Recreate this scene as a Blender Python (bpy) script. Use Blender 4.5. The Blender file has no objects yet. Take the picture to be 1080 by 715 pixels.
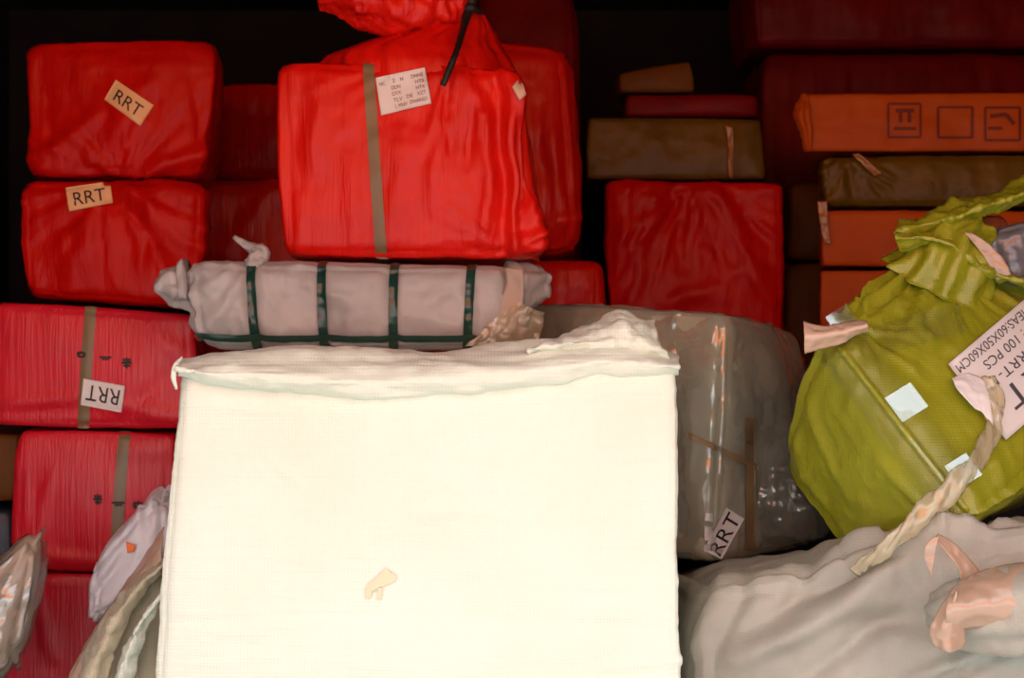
import bpy, math, random
import numpy as np
from mathutils import Vector
from mathutils.bvhtree import BVHTree

SC = bpy.context.scene
COL = SC.collection

# ------------------------------------------------------------------ camera, sky, exposure
W, H, F, CZ = 1080.0, 715.0, 1662.0, 0.80
cam_d = bpy.data.cameras.new('camera')
cam_d.sensor_width = 36.0
cam_d.lens = F * 36.0 / W
cam_d.clip_start = 0.05
cam_d.dof.use_dof = True
cam_d.dof.focus_distance = 2.35
cam_d.dof.aperture_fstop = 7.0
cam = bpy.data.objects.new('camera', cam_d)
cam.location = (0, 0, CZ)
cam.rotation_euler = (math.pi / 2, 0, 0)
COL.objects.link(cam)
SC.camera = cam

wd = bpy.data.worlds.new('overcast_sky')
SC.world = wd
wd.use_nodes = True
bg = wd.node_tree.nodes['Background']
bg.inputs['Color'].default_value = (0.82, 0.945, 1.0, 1)
bg.inputs['Strength'].default_value = 1.0

sun_d = bpy.data.lights.new('sun', 'SUN')
sun_d.energy = 7.0
sun_d.angle = 0.05
sun_d.color = (1.0, 0.96, 0.9)
sun = bpy.data.objects.new('sun', sun_d)
sun.rotation_euler = (math.radians(24), 0, 0)   # high sun from behind the photographer; the roof keeps it off the goods
sun.location = (0, -3, 8)
COL.objects.link(sun)

SC.view_settings.view_transform = 'Standard'
SC.view_settings.look = 'None'
SC.view_settings.gamma = 1.0
SC.view_settings.use_curve_mapping = False
SC.view_settings.exposure = 1.62

# ------------------------------------------------------------------ helpers
def P(px, py, y):
    """point on the photograph's ray through (px, py) at distance y in front of the lens"""
    return np.array([(px - W / 2) / F * y, y, CZ + (H / 2 - py) / F * y])

def proj(Q):
    return np.stack([W / 2 + Q[:, 0] / Q[:, 1] * F, H / 2 - (Q[:, 2] - CZ) / Q[:, 1] * F], 1)

def _hash(i, j, k, s):
    n = (i.astype(np.int64) * 374761393 + j.astype(np.int64) * 668265263 + k.astype(np.int64) * 2147483647 + s * 1274126177) & 0xFFFFFFFF
    n = ((n ^ (n >> 13)) * 1274126177) & 0xFFFFFFFF
    n = ((n ^ (n >> 16)) * 2246822519) & 0xFFFFFFFF
    n = n ^ (n >> 15)
    return (n & 0xFFFFFF) / float(0x7FFFFF) - 1.0

def vnoise(Q, seed=0):
    f = np.floor(Q).astype(np.int64)
    t = Q - f
    t = t * t * t * (t * (t * 6 - 15) + 10)
    r = 0
    for a in (0, 1):
        wa = t[:, 0] if a else 1 - t[:, 0]
        for b in (0, 1):
            wb = t[:, 1] if b else 1 - t[:, 1]
            for c in (0, 1):
                wc = t[:, 2] if c else 1 - t[:, 2]
                r = r + wa * wb * wc * _hash(f[:, 0] + a, f[:, 1] + b, f[:, 2] + c, seed)
    return r

def fbm(Q, seed=0, octv=3):
    r, a, s = 0, 1.0, 0
    for o in range(octv):
        r = r + a * vnoise(Q * (2.03 ** o) + 7.3 * o, seed + o * 17)
        s += a
        a *= 0.5
    return r / s

def ridged(Q, seed=0, octv=3):
    r, a, s = 0, 1.0, 0
    for o in range(octv):
        r = r + a * (1 - 2.2 * np.abs(vnoise(Q * (2.03 ** o) + 3.1 * o, seed + o * 13)))
        s += a
        a *= 0.5
    return r / s

_lat = {}
def lattice(nx, ny, nz):
    key = (nx, ny, nz)
    if key in _lat:
        return _lat[key]
    idx = -np.ones((nx + 1, ny + 1, nz + 1), int)
    I, J, K = np.meshgrid(np.arange(nx + 1), np.arange(ny + 1), np.arange(nz + 1), indexing='ij')
    b = (I == 0) | (I == nx) | (J == 0) | (J == ny) | (K == 0) | (K == nz)
    idx[b] = np.arange(b.sum())
    Pn = np.stack([I[b] * 2 / nx - 1, J[b] * 2 / ny - 1, K[b] * 2 / nz - 1], 1).astype(float)
    faces = []
    def quad(g, flip):
        q = np.stack([g[:-1, :-1].ravel(), g[1:, :-1].ravel(), g[1:, 1:].ravel(), g[:-1, 1:].ravel()], 1)
        faces.append(q[:, ::-1] if flip else q)
    quad(idx[:, :, 0], True); quad(idx[:, :, nz], False)
    quad(idx[:, 0, :], False); quad(idx[:, ny, :], True)
    quad(idx[0, :, :], True); quad(idx[nx, :, :], False)
    _lat[key] = (Pn, np.concatenate(faces))
    return _lat[key]

def mesh_obj(name, V, Fc, mat, parent=None, base=None, smooth=True):
    """one mesh object from world-space vertices; its origin is its parent's base (or base)"""
    V = np.asarray(V, float)
    org = np.array(parent['_b']) if parent is not None else (np.array(base) if base is not None else np.array([V[:, 0].mean(), V[:, 1].mean(), V[:, 2].min()]))
    Vl = V - org
    me = bpy.data.meshes.new(name)
    me.from_pydata(Vl.tolist(), [], Fc if isinstance(Fc, list) else Fc.tolist())
    me.validate()
    if smooth:
        me.polygons.foreach_set('use_smooth', np.ones(len(me.polygons), bool))
    me.materials.append(mat)
    me.update()
    o = bpy.data.objects.new(name, me)
    COL.objects.link(o)
    if parent is not None:
        o.parent = parent
        if parent.type == 'MESH':
            pass
    else:
        o.location = org
    o['_b'] = org.tolist()
    return o

def tag(o, label, cat, group=None):
    o['label'] = label
    o['category'] = cat
    if group:
        o['group'] = group
    return o

def thing(name, label, cat, base, group=None):
    o = bpy.data.objects.new(name, None)
    o.empty_display_size = 0.05
    COL.objects.link(o)
    o.location = base
    o['_b'] = [float(v) for v in base]
    return tag(o, label, cat, group)

def grid_faces(nr, nc, closed=False):
    f = []
    for i in range(nr - 1):
        for j in range(nc if closed else nc - 1):
            j2 = (j + 1) % nc
            f.append((i * nc + j, i * nc + j2, (i + 1) * nc + j2, (i + 1) * nc + j))
    return f

def catmull(pts, n):
    pts = np.asarray(pts, float)
    m = len(pts)
    ext = np.vstack([2 * pts[0] - pts[1], pts, 2 * pts[-1] - pts[-2]])
    t = np.linspace(0, m - 1, n)
    i = np.minimum(t.astype(int), m - 2)
    u = (t - i)[:, None]
    p0, p1, p2, p3 = ext[i], ext[i + 1], ext[i + 2], ext[i + 3]
    return 0.5 * ((2 * p1) + (-p0 + p2) * u + (2 * p0 - 5 * p1 + 4 * p2 - p3) * u * u + (-p0 + 3 * p1 - 3 * p2 + p3) * u ** 3)

def grid_normals(G):
    du = np.gradient(G, axis=0)
    dv = np.gradient(G, axis=1)
    n = np.cross(du, dv)
    return n / (np.linalg.norm(n, axis=2, keepdims=True) + 1e-9)

def sheet(name, rows, mat, parent, n=(20, 40), amp=0.0, freq=(30, 30, 30), rid=True, seed=1, thick=0.0015, amp2=0.0, freq2=80):
    """a cloth or film sheet lofted through rows of points, crumpled by noise"""
    A = np.array([catmull(r, n[1]) for r in rows])
    G = np.stack([catmull(A[:, j], n[0]) for j in range(n[1])], 1)
    N = grid_normals(G)
    Q = G.reshape(-1, 3)
    if amp:
        d = (ridged if rid else fbm)(Q * np.array(freq), seed, 3) * amp
        if amp2:
            d = d + fbm(Q * freq2, seed + 5, 2) * amp2
        Q = Q + N.reshape(-1, 3) * d[:, None]
    nr, nc = n
    if thick:
        N2 = grid_normals(Q.reshape(nr, nc, 3)).reshape(-1, 3)
        V = np.vstack([Q, Q + N2 * thick])
        f = grid_faces(nr, nc)
        m = nr * nc
        fs = [tuple(reversed(x)) for x in f] + [tuple(v + m for v in x) for x in f]
        ring = [j for j in range(nc)] + [i * nc + nc - 1 for i in range(1, nr)] + [(nr - 1) * nc + j for j in range(nc - 2, -1, -1)] + [i * nc for i in range(nr - 2, 0, -1)]
        for a, b in zip(ring, ring[1:] + ring[:1]):
            fs.append((a, b, b + m, a + m))
        return mesh_obj(name, V, fs, mat, parent)
    return mesh_obj(name, Q, grid_faces(nr, nc), mat, parent)

def tube(name, path, radii, mat, parent, k=0, pamp=0.0, seed=1, n=40, ns=32, flat=1.0, namp=0.0, nfreq=40, twist=0.0, cap=True, phase=0.0, base=None):
    """a tube along a path with pleats (k lobes of depth pamp) and crumpling"""
    C = catmull(path, n)
    R = np.interp(np.linspace(0, 1, n), np.linspace(0, 1, len(radii)), radii)
    T = np.gradient(C, axis=0)
    T /= np.linalg.norm(T, axis=1, keepdims=True)
    ref = np.array([0, 1, 0.15])
    V = np.zeros((n, ns, 3))
    th = np.linspace(0, 2 * np.pi, ns, endpoint=False)
    rng = np.random.RandomState(seed)
    ph = rng.rand() * 6
    for i in range(n):
        a = np.cross(T[i], ref); a /= np.linalg.norm(a)
        b = np.cross(a, T[i])
        tt = th + twist * i / n
        rr = R[i] * (1 + pamp * np.cos(k * th + ph) * (0.6 + 0.4 * np.cos(2 * th + 1.3 + i * 0.08)))
        V[i] = C[i] + (rr * np.cos(tt))[:, None] * a + (rr * np.sin(tt) * flat)[:, None] * b
    Q = V.reshape(-1, 3)
    if namp:
        ctr = np.repeat(C, ns, axis=0)
        dirv = Q - ctr
        dirv /= np.linalg.norm(dirv, axis=1, keepdims=True) + 1e-9
        Q = Q + dirv * (ridged(Q * nfreq, seed, 3) * namp)[:, None]
    f = grid_faces(n, ns, True)
    if cap:
        Q = np.vstack([Q, C[0], C[-1]])
        m = n * ns
        for j in range(ns):
            f.append((m, (j + 1) % ns, j))
            f.append((m + 1, (n - 1) * ns + j, (n - 1) * ns + (j + 1) % ns))
    return mesh_obj(name, Q, f, mat, parent, base=base)

def neck(name, rings, mat, parent, k=14, pamp=0.06, seed=1, n=50, ns=140, namp=0.004, nfreq=24):
    """a bag top gathered upwards: level rings (centre, rx, ry) that shrink into a knot, pleated more and more"""
    Cn = catmull([r[0] for r in rings], n)
    t = np.linspace(0, 1, n)
    rx = catmull(np.array([[r[1], r[2], 0] for r in rings]), n)
    th = np.linspace(0, 2 * np.pi, ns, endpoint=False)
    rng = np.random.RandomState(seed)
    prof = sum(np.cos(th * kk + rng.rand() * 6) * w for kk, w in ((k, 0.5), (k * 2 + 1, 0.3), (k // 2 + 1, 0.4)))
    V = np.zeros((n, ns, 3))
    for i in range(n):
        g = 1 + pamp * prof * (0.25 + 0.9 * t[i])
        V[i, :, 0] = Cn[i, 0] + rx[i, 0] * np.cos(th) * g
        V[i, :, 1] = Cn[i, 1] + rx[i, 1] * np.sin(th) * g
        V[i, :, 2] = Cn[i, 2]
    Q = V.reshape(-1, 3)
    Q = Q + grid_normals(V).reshape(-1, 3) * (ridged(Q * np.array([nfreq, nfreq, nfreq * 0.4]), seed, 3) * namp)[:, None]
    f = grid_faces(n, ns, True)
    Q = np.vstack([Q, Cn[0], Cn[-1]])
    m = n * ns
    for j in range(ns):
        f.append((m, (j + 1) % ns, j)); f.append((m + 1, (n - 1) * ns + j, (n - 1) * ns + (j + 1) % ns))
    o = mesh_obj(name, Q, f, mat, parent)
    return o, BVHTree.FromPolygons([Vector(v) for v in Q.tolist()], [list(x) for x in f])

class Bale:
    """a soft wrapped box: rounded, bulging and crumpled, spanning eight given corners"""
    def __init__(s, C, r=0.03, bulge=0.01, wr=(), lines=(), seed=1, cinch=(), fans=(), flat=0.85):
        s.flat = flat
        s.C = np.array(C, float)               # [ix][iy][iz][3]
        e = [np.mean([np.linalg.norm(np.take(s.C, 1, a)[i, j] - np.take(s.C, 0, a)[i, j]) for i in (0, 1) for j in (0, 1)]) for a in range(3)]
        s.h = np.array(e) / 2
        s.ax = np.array([np.mean(np.take(s.C, 1, a) - np.take(s.C, 0, a), axis=(0, 1)) for a in range(3)])
        s.ax = s.ax / np.linalg.norm(s.ax, axis=1, keepdims=True)
        s.r = min(r, s.h.min() * 0.95)
        s.bulge, s.wr, s.lines, s.seed, s.cinch, s.fans = bulge, wr, lines, seed, cinch, fans
        s.base = np.array([s.C[..., 0].mean(), s.C[..., 1].mean(), s.C[..., 2].min()])

    def ffd(s, p):
        t = (p + 1) / 2
        r = 0
        for a in (0, 1):
            wa = t[:, 0] if a else 1 - t[:, 0]
            for b in (0, 1):
                wb = t[:, 1] if b else 1 - t[:, 1]
                for c in (0, 1):
                    wc = t[:, 2] if c else 1 - t[:, 2]
                    r = r + (wa * wb * wc)[:, None] * s.C[a, b, c]
        return r

    def surf(s, p, off=0.0, wscale=1.0):
        h, r = s.h, s.r
        q = p * h
        inner = np.clip(q, -(h - r), h - r)
        d = q - inner
        L = np.linalg.norm(d, axis=1, keepdims=True) + 1e-9
        n = d / L
        q2 = inner + n * r
        m = np.ones(len(p))
        for a in range(3):
            m *= np.where(np.abs(n[:, a]) > 0.6, 1.0, np.clip(1 - p[:, a] ** 2, 0, 1))
        flatz = 1 - s.flat * np.clip(np.abs(n[:, 2]) * 1.6 - 0.6, 0, 1)
        disp = s.bulge * m
        for (kind, amp, fr, oc) in s.wr:
            fr = np.array(fr, float)
            Q = q2 * fr + s.seed * 3.71
            if kind == 'r':
                disp = disp + wscale * amp * ridged(Q, s.seed, oc)
            elif kind == 'v':   # streaks that wander
                Q[:, 0] += 0.9 * vnoise(q2 * fr.max() * 0.12 + 9.1, s.seed + 3)
                disp = disp + wscale * amp * ridged(Q, s.seed, oc) * (0.5 + 0.5 * vnoise(q2 * 9 + 5, s.seed + 8))
            else:
                disp = disp + wscale * amp * fbm(Q, s.seed, oc)
        for (x0, wdt, amp) in s.cinch:
            disp = disp - amp * np.exp(-((p[:, 0] - x0) / wdt) ** 2)
        w0 = s.ffd(q2 / h)
        nw = n @ s.ax
        view = w0 - np.array([0, 0, CZ])
        view = view / np.linalg.norm(view, axis=1, keepdims=True)
        face = np.clip(-(nw * view).sum(1) * 5, 0, 1)
        if len(s.lines) or len(s.fans):
            px = proj(w0)
            wob = np.stack([vnoise(w0 * 14, 5), vnoise(w0 * 14 + 31, 6)], 1) * 5.0
            pw = px + wob
            for (x0, y0, x1, y1, wd_, amp) in s.lines:
                a = np.array([x0, y0]); b = np.array([x1, y1])
                ab = b - a
                t = ((pw - a) @ ab) / (ab @ ab)
                tc = np.clip(t, 0, 1)
                dd = np.linalg.norm(pw - (a + tc[:, None] * ab), axis=1)
                taper = 0.35 + 0.65 * np.sin(np.pi * np.clip(tc, 0.02, 0.98)) ** 0.5
                disp = disp + wscale * amp * np.exp(-(dd / wd_) ** 2) * taper * face
            for (x0, y0, kk, reach, amp) in s.fans:
                dx, dy = pw[:, 0] - x0, pw[:, 1] - y0
                rr = np.hypot(dx, dy)
                th = np.arctan2(dy, dx)
                z = np.zeros_like(th)
                disp = disp + wscale * amp * ridged(np.stack([th * kk, rr / 90.0, z], 1), s.seed + 40, 2) * np.exp(-(rr / reach) ** 2) * np.clip(rr / 14, 0, 1) * face
        disp = disp * flatz - (1 - flatz) * 0.004
        return s.ffd((q2 + n * (disp + off)[:, None]) / h) if not np.isscalar(disp + off) else s.ffd((q2 + n * (disp + off)) / h)

    def build(s, name, mat, parent=None, res=0.008):
        nx, ny, nz = [max(6, int(round(2 * v / res))) for v in s.h]
        p, f = lattice(nx, ny, nz)
        V = s.surf(p)
        o = mesh_obj(name, V, f, mat, parent, base=None if parent else s.base)
        s.V, s.F = V, f
        s._bvh = None
        return o

    def bvh(s):
        if s._bvh is None:
            s._bvh = BVHTree.FromPolygons([Vector(v) for v in s.V.tolist()], s.F.tolist())
        return s._bvh

    def hit(s, px, py, off=0.0):
        d = P(px, py, 1.0) - np.array([0, 0, CZ])
        d /= np.linalg.norm(d)
        loc, nor, i, dist = s.bvh().ray_cast(Vector((0, 0, CZ)), Vector(d))
        if loc is None:
            loc, nor, i, dist = s.bvh().find_nearest(Vector(P(px, py, s.base[1])))
        return np.array(loc) - d * off

    def strap(s, name, mat, parent, axis=0, u0=0.0, slope=0.0, width=0.018, off=0.002, arc=(0, 1), wscale=1.0):
        """a band right round the bale in the plane across the given axis"""
        o1, o2 = [a for a in range(3) if a != axis]
        n = 160
        t = np.linspace(arc[0], arc[1], n) * 4
        sq = np.zeros((n, 2))
        for i, v in enumerate(t):
            v = v % 4
            e, u = int(v), (v - int(v)) * 2 - 1
            sq[i] = [(u, -1), (1, u), (-u, 1), (-1, -u)][e]
        rows = []
        for k in np.linspace(-1, 1, 4):
            p = np.zeros((n, 3))
            p[:, o1], p[:, o2] = sq[:, 0], sq[:, 1]
            p[:, axis] = u0 + slope * sq[:, 1] + k * width / 2 / s.h[axis]
            rows.append(s.surf(p, off - (0.001 if abs(k) > 0.9 else 0), wscale))
        return mesh_obj(name, np.vstack(rows), grid_faces(4, n), mat, parent)

def box_bale(quad, y, depth, back=None, **kw):
    """corners from the front face (TL, TR, BR, BL as photo pixels at distance y) and a depth"""
    ys = y if hasattr(y, '__len__') else (y,) * 4
    tl, tr, br, bl = [P(q[0], q[1], v) if len(q) == 2 else np.array(q) for q, v in zip(quad, ys)]
    b = np.array(back if back is not None else (0, depth, 0), float)
    C = [[[bl, tl], [bl + b, tl + b]], [[br, tr], [br + b, tr + b]]]
    return Bale(C, **kw)

class Decal:
    """a patch of paper, tape or ink lying on a bale: a grid dropped on its surface"""
    def __init__(s, bale, quad, n=(7, 6), off=0.003):
        q = np.array(quad, float)            # TL, TR, BR, BL in pixels
        s.n = n
        s.G = np.zeros((n[1], n[0], 3))
        for j in range(n[1]):
            for i in range(n[0]):
                u, v = i / (n[0] - 1), j / (n[1] - 1)
                p = (q[0] * (1 - u) + q[1] * u) * (1 - v) + (q[3] * (1 - u) + q[2] * u) * v
                s.G[j, i] = bale.hit(p[0], p[1], off)
        g = s.G.copy()
        if n[0] > 3 and n[1] > 3:
            for _ in range(2):
                g[1:-1, 1:-1] = (g[1:-1, 1:-1] + g[:-2, 1:-1] + g[2:, 1:-1] + g[1:-1, :-2] + g[1:-1, 2:]) / 5
        s.G = g
    def at(s, u, v, off):
        x, y = u * (s.n[0] - 1), v * (s.n[1] - 1)
        i, j = np.clip(x.astype(int), 0, s.n[0] - 2), np.clip(y.astype(int), 0, s.n[1] - 2)
        a, b = (x - i)[:, None], (y - j)[:, None]
        g = s.G
        p = (g[j, i] * (1 - a) + g[j, i + 1] * a) * (1 - b) + (g[j + 1, i] * (1 - a) + g[j + 1, i + 1] * a) * b
        d = p - np.array([0, 0, CZ])
        d /= np.linalg.norm(d, axis=1, keepdims=True)
        return p - d * off
    def build(s, name, mat, parent, thick=0.0006, sub=3):
        if not thick:
            nx, ny = (s.n[0] - 1) * sub + 1, (s.n[1] - 1) * sub + 1
            U, Vv = np.meshgrid(np.linspace(0, 1, nx), np.linspace(0, 1, ny))
            return mesh_obj(name, s.at(U.ravel(), Vv.ravel(), 0), grid_faces(ny, nx), mat, parent)
        nx, ny = (s.n[0] - 1) * sub + 1, (s.n[1] - 1) * sub + 1
        U, Vv = np.meshgrid(np.linspace(0, 1, nx), np.linspace(0, 1, ny))
        Q = s.at(U.ravel(), Vv.ravel(), 0)
        B = s.at(U.ravel(), Vv.ravel(), -thick)
        f = grid_faces(ny, nx)
        m = nx * ny
        fs = [tuple(reversed(x)) for x in f] + [tuple(v + m for v in x) for x in f]
        ring = list(range(nx)) + [i * nx + nx - 1 for i in range(1, ny)] + [(ny - 1) * nx + j for j in range(nx - 2, -1, -1)] + [i * nx for i in range(ny - 2, 0, -1)]
        for a, b in zip(ring, ring[1:] + ring[:1]):
            fs.append((b, a, a + m, b + m))
        return mesh_obj(name, np.vstack([Q, B]), fs, mat, parent)
    def text(s, lines, mat, parent, name='lettering', off=0.0012):
        """lines: (string, u, v of the left baseline, cap height in v, width in u)"""
        Vs, Fs, m0 = [], [], 0
        for (t, u, v, hh, ww) in lines:
            vs, fs = glyphs(t)
            x0, x1 = vs[:, 0].min(), vs[:, 0].max()
            cap = 0.70
            U = u + (vs[:, 0] - x0) / (x1 - x0) * ww
            Vv = v - vs[:, 1] / cap * hh
            Vs.append(s.at(U, Vv, off))
            Fs += [tuple(i + m0 for i in f) for f in fs]
            m0 += len(vs)
        return mesh_obj(name, np.vstack(Vs), Fs, mat, parent, smooth=False)
    def strokes(s, segs, mat, parent, name='ink_marks', off=0.001):
        """segs: (u0, v0, u1, v1, half width in u)"""
        Vs, Fs, m0 = [], [], 0
        for (u0, v0, u1, v1, w) in segs:
            d = np.array([u1 - u0, v1 - v0]); L = np.hypot(*d) + 1e-9
            nrm = np.array([-d[1], d[0]]) / L * w
            ts = np.linspace(0, 1, 6)
            U = np.concatenate([u0 + d[0] * ts + nrm[0], u0 + d[0] * ts - nrm[0]])
            Vv = np.concatenate([v0 + d[1] * ts + nrm[1], v0 + d[1] * ts - nrm[1]])
            Vs.append(s.at(U, Vv, off))
            Fs += [(m0 + i, m0 + i + 1, m0 + 6 + i + 1, m0 + 6 + i) for i in range(5)]
            m0 += 12
        return mesh_obj(name, np.vstack(Vs), Fs, mat, parent, smooth=False)

_gl = {}
def glyphs(t):
    if t in _gl:
        return _gl[t]
    cu = bpy.data.curves.new('lettering_curve', 'FONT')
    cu.body = t
    cu.resolution_u = 3
    ob = bpy.data.objects.new('lettering_curve', cu)
    COL.objects.link(ob)
    me = bpy.data.meshes.new_from_object(ob.evaluated_get(bpy.context.evaluated_depsgraph_get()))
    vs = np.array([v.co[:2] for v in me.vertices])
    fs = [tuple(p.vertices) for p in me.polygons]
    bpy.data.objects.remove(ob); bpy.data.curves.remove(cu); bpy.data.meshes.remove(me)
    _gl[t] = (vs, fs)
    return _gl[t]

# ------------------------------------------------------------------ materials
def new_mat(name):
    m = bpy.data.materials.new(name)
    m.use_nodes = True
    nt = m.node_tree
    return m, nt, nt.nodes['Principled BSDF'], nt.nodes['Material Output']

def node(nt, t, **kw):
    n = nt.nodes.new(t)
    for k, v in kw.items():
        setattr(n, k, v)
    return n

def coords(nt, scale=(1, 1, 1), rot=(0, 0, 0)):
    tc = node(nt, 'ShaderNodeTexCoord')
    mp = node(nt, 'ShaderNodeMapping')
    mp.inputs['Scale'].default_value = scale
    mp.inputs['Rotation'].default_value = rot
    nt.links.new(tc.outputs['Object'], mp.inputs['Vector'])
    return mp.outputs['Vector']

def noise_tex(nt, vec, scale=1.0, detail=4.0, rough=0.55, typ='FBM', dist=0.0):
    n = node(nt, 'ShaderNodeTexNoise')
    n.noise_type = typ
    n.normalize = True if typ == 'FBM' else n.normalize
    n.inputs['Scale'].default_value = scale
    n.inputs['Detail'].default_value = detail
    n.inputs['Roughness'].default_value = rough
    n.inputs['Distortion'].default_value = dist
    nt.links.new(vec, n.inputs['Vector'])
    return n

def bump(nt, bs, fac, strength, dist, prev=None):
    b = node(nt, 'ShaderNodeBump')
    b.inputs['Strength'].default_value = strength
    b.inputs['Distance'].default_value = dist
    nt.links.new(fac, b.inputs['Height'])
    if prev is not None:
        nt.links.new(prev.outputs['Normal'], b.inputs['Normal'])
    nt.links.new(b.outputs['Normal'], bs.inputs['Normal'])
    return b

def vary(nt, bs, col, col2, vec, scale, lo=0.35, hi=0.7):
    n = noise_tex(nt, vec, scale, 5)
    r = node(nt, 'ShaderNodeValToRGB')
    r.color_ramp.elements[0].position = lo
    r.color_ramp.elements[1].position = hi
    r.color_ramp.elements[0].color = (*col, 1)
    r.color_ramp.elements[1].color = (*col2, 1)
    nt.links.new(n.outputs['Fac'], r.inputs['Fac'])
    nt.links.new(r.outputs['Color'], bs.inputs['Base Color'])
    return r

def weave_fac(nt, vec, pitch):
    """interlaced flat tapes of a woven sack"""
    w1 = node(nt, 'ShaderNodeTexWave', wave_type='BANDS', bands_direction='X')
    w2 = node(nt, 'ShaderNodeTexWave', wave_type='BANDS', bands_direction='Z')
    out = []
    for w in (w1, w2):
        w.inputs['Scale'].default_value = 0.314 / pitch
        w.inputs['Distortion'].default_value = 1.4
        w.inputs['Detail'].default_value = 1.0
        nt.links.new(vec, w.inputs['Vector'])
    mx = node(nt, 'ShaderNodeMath', operation='MULTIPLY')
    nt.links.new(w1.outputs['Fac'], mx.inputs[0]); nt.links.new(w2.outputs['Fac'], mx.inputs[1])
    return mx.outputs[0]

def plastic(name, col, col2, rough=0.35, streak=(60, 60, 9), sb=0.35, crumple=26, cb=0.35, spec=0.5, coat=0.0, weave=0.0, wb=0.3, metal=0.0, rot=(0, 0, 0)):
    m, nt, bs, out = new_mat(name)
    v = coords(nt)
    vary(nt, bs, col, col2, v, 7)
    bs.inputs['Roughness'].default_value = rough
    bs.inputs['Specular IOR Level'].default_value = spec
    bs.inputs['Coat Weight'].default_value = coat
    bs.inputs['Coat Roughness'].default_value = 0.15
    bs.inputs['Metallic'].default_value = metal
    b = None
    if sb:
        n1 = noise_tex(nt, coords(nt, streak, rot), 1.0, 4, 0.6, dist=0.6)
        b = bump(nt, bs, n1.outputs['Fac'], sb, 0.006, b)
    if cb:
        n2 = noise_tex(nt, v, crumple, 3, 0.5, 'RIDGED_MULTIFRACTAL')
        b = bump(nt, bs, n2.outputs['Fac'], cb, 0.004, b)
    if weave:
        b = bump(nt, bs, weave_fac(nt, v, weave), wb, 0.0012, b)
    return m

def film(name, tint=(1, 1, 1), haze=0.12, rough=0.08, cr=40, cb=0.5, hazecol=(0.8, 0.8, 0.8), gloss=0.09):
    """thin clear plastic film: mostly see-through, glossy, slightly milky"""
    m, nt, bs, out = new_mat(name)
    nt.nodes.remove(bs)
    tr = node(nt, 'ShaderNodeBsdfTransparent'); tr.inputs['Color'].default_value = (*tint, 1)
    gl = node(nt, 'ShaderNodeBsdfGlossy'); gl.inputs['Roughness'].default_value = rough
    df = node(nt, 'ShaderNodeBsdfDiffuse'); df.inputs['Color'].default_value = (*hazecol, 1)
    fr = node(nt, 'ShaderNodeLayerWeight')
    pw = node(nt, 'ShaderNodeMath', operation='POWER'); pw.inputs[1].default_value = 4.0
    nt.links.new(fr.outputs['Facing'], pw.inputs[0])
    mul = node(nt, 'ShaderNodeMath', operation='MULTIPLY_ADD'); mul.inputs[1].default_value = 0.85; mul.inputs[2].default_value = gloss
    mul.use_clamp = True
    nt.links.new(pw.outputs[0], mul.inputs[0])
    m1 = node(nt, 'ShaderNodeMixShader'); m1.inputs['Fac'].default_value = haze
    nt.links.new(tr.outputs[0], m1.inputs[1]); nt.links.new(df.outputs[0], m1.inputs[2])
    m2 = node(nt, 'ShaderNodeMixShader')
    nt.links.new(mul.outputs[0], m2.inputs['Fac'])
    nt.links.new(m1.outputs[0], m2.inputs[1]); nt.links.new(gl.outputs[0], m2.inputs[2])
    nt.links.new(m2.outputs[0], out.inputs['Surface'])
    v = coords(nt)
    n = noise_tex(nt, v, cr, 3, 0.5, 'RIDGED_MULTIFRACTAL')
    b = node(nt, 'ShaderNodeBump'); b.inputs['Strength'].default_value = cb; b.inputs['Distance'].default_value = 0.004
    nt.links.new(n.outputs['Fac'], b.inputs['Height'])
    for q in (gl, df, fr):
        nt.links.new(b.outputs['Normal'], q.inputs['Normal'])
    return m

RED = plastic('red_poly_wrap', (0.60, 0.005, 0.002), (0.74, 0.012, 0.005), 0.34, (70, 70, 7), 0.5, 30, 0.4, 0.30)
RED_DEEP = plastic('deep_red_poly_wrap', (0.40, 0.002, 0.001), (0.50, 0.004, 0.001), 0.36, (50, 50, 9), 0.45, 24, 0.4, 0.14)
RED_WOVEN = plastic('red_woven_poly', (0.56, 0.006, 0.018), (0.66, 0.010, 0.026), 0.36, (130, 130, 6), 0.4, 24, 0.2, 0.5)
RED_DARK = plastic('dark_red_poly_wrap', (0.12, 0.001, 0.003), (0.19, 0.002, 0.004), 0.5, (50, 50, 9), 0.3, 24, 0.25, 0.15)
def cream_mat():
    m, nt, bs, out = new_mat('cream_woven_sack')
    v = coords(nt)
    r = vary(nt, bs, (0.71, 0.775, 0.655), (0.76, 0.825, 0.715), v, 5)
    bs.inputs['Roughness'].default_value = 0.5
    bs.inputs['Specular IOR Level'].default_value = 0.3
    n1 = noise_tex(nt, coords(nt, (7, 7, 75)), 1.0, 4, 0.55, dist=0.8)
    b = bump(nt, bs, n1.outputs['Fac'], 0.35, 0.006)
    b = bump(nt, bs, weave_fac(nt, v, 0.0048), 0.32, 0.0012, b)
    return m, nt, bs, r
CREAM, _nt, _bs, _r = cream_mat()
ROLL = plastic('greyish_white_poly', (0.39, 0.385, 0.375), (0.50, 0.49, 0.475), 0.42, (16, 16, 16), 0.3, 30, 0.25, 0.4)
GREEN = plastic('lime_green_woven_poly', (0.23, 0.245, 0.008), (0.32, 0.33, 0.018), 0.30, (14, 14, 30), 0.25, 26, 0.25, 0.6, 0.15, 0.004, 0.3)
SACK = plastic('beige_woven_sack', (0.33, 0.315, 0.265), (0.41, 0.395, 0.335), 0.45, (14, 14, 30), 0.3, 14, 0.25, 0.4, 0, 0.004, 0.22)
SACK_OLIVE = plastic('old_cream_woven_sack', (0.46, 0.41, 0.29), (0.62, 0.57, 0.44), 0.5, (20, 20, 20), 0.3, 20, 0.3, 0.3, 0, 0.004, 0.4)
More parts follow.
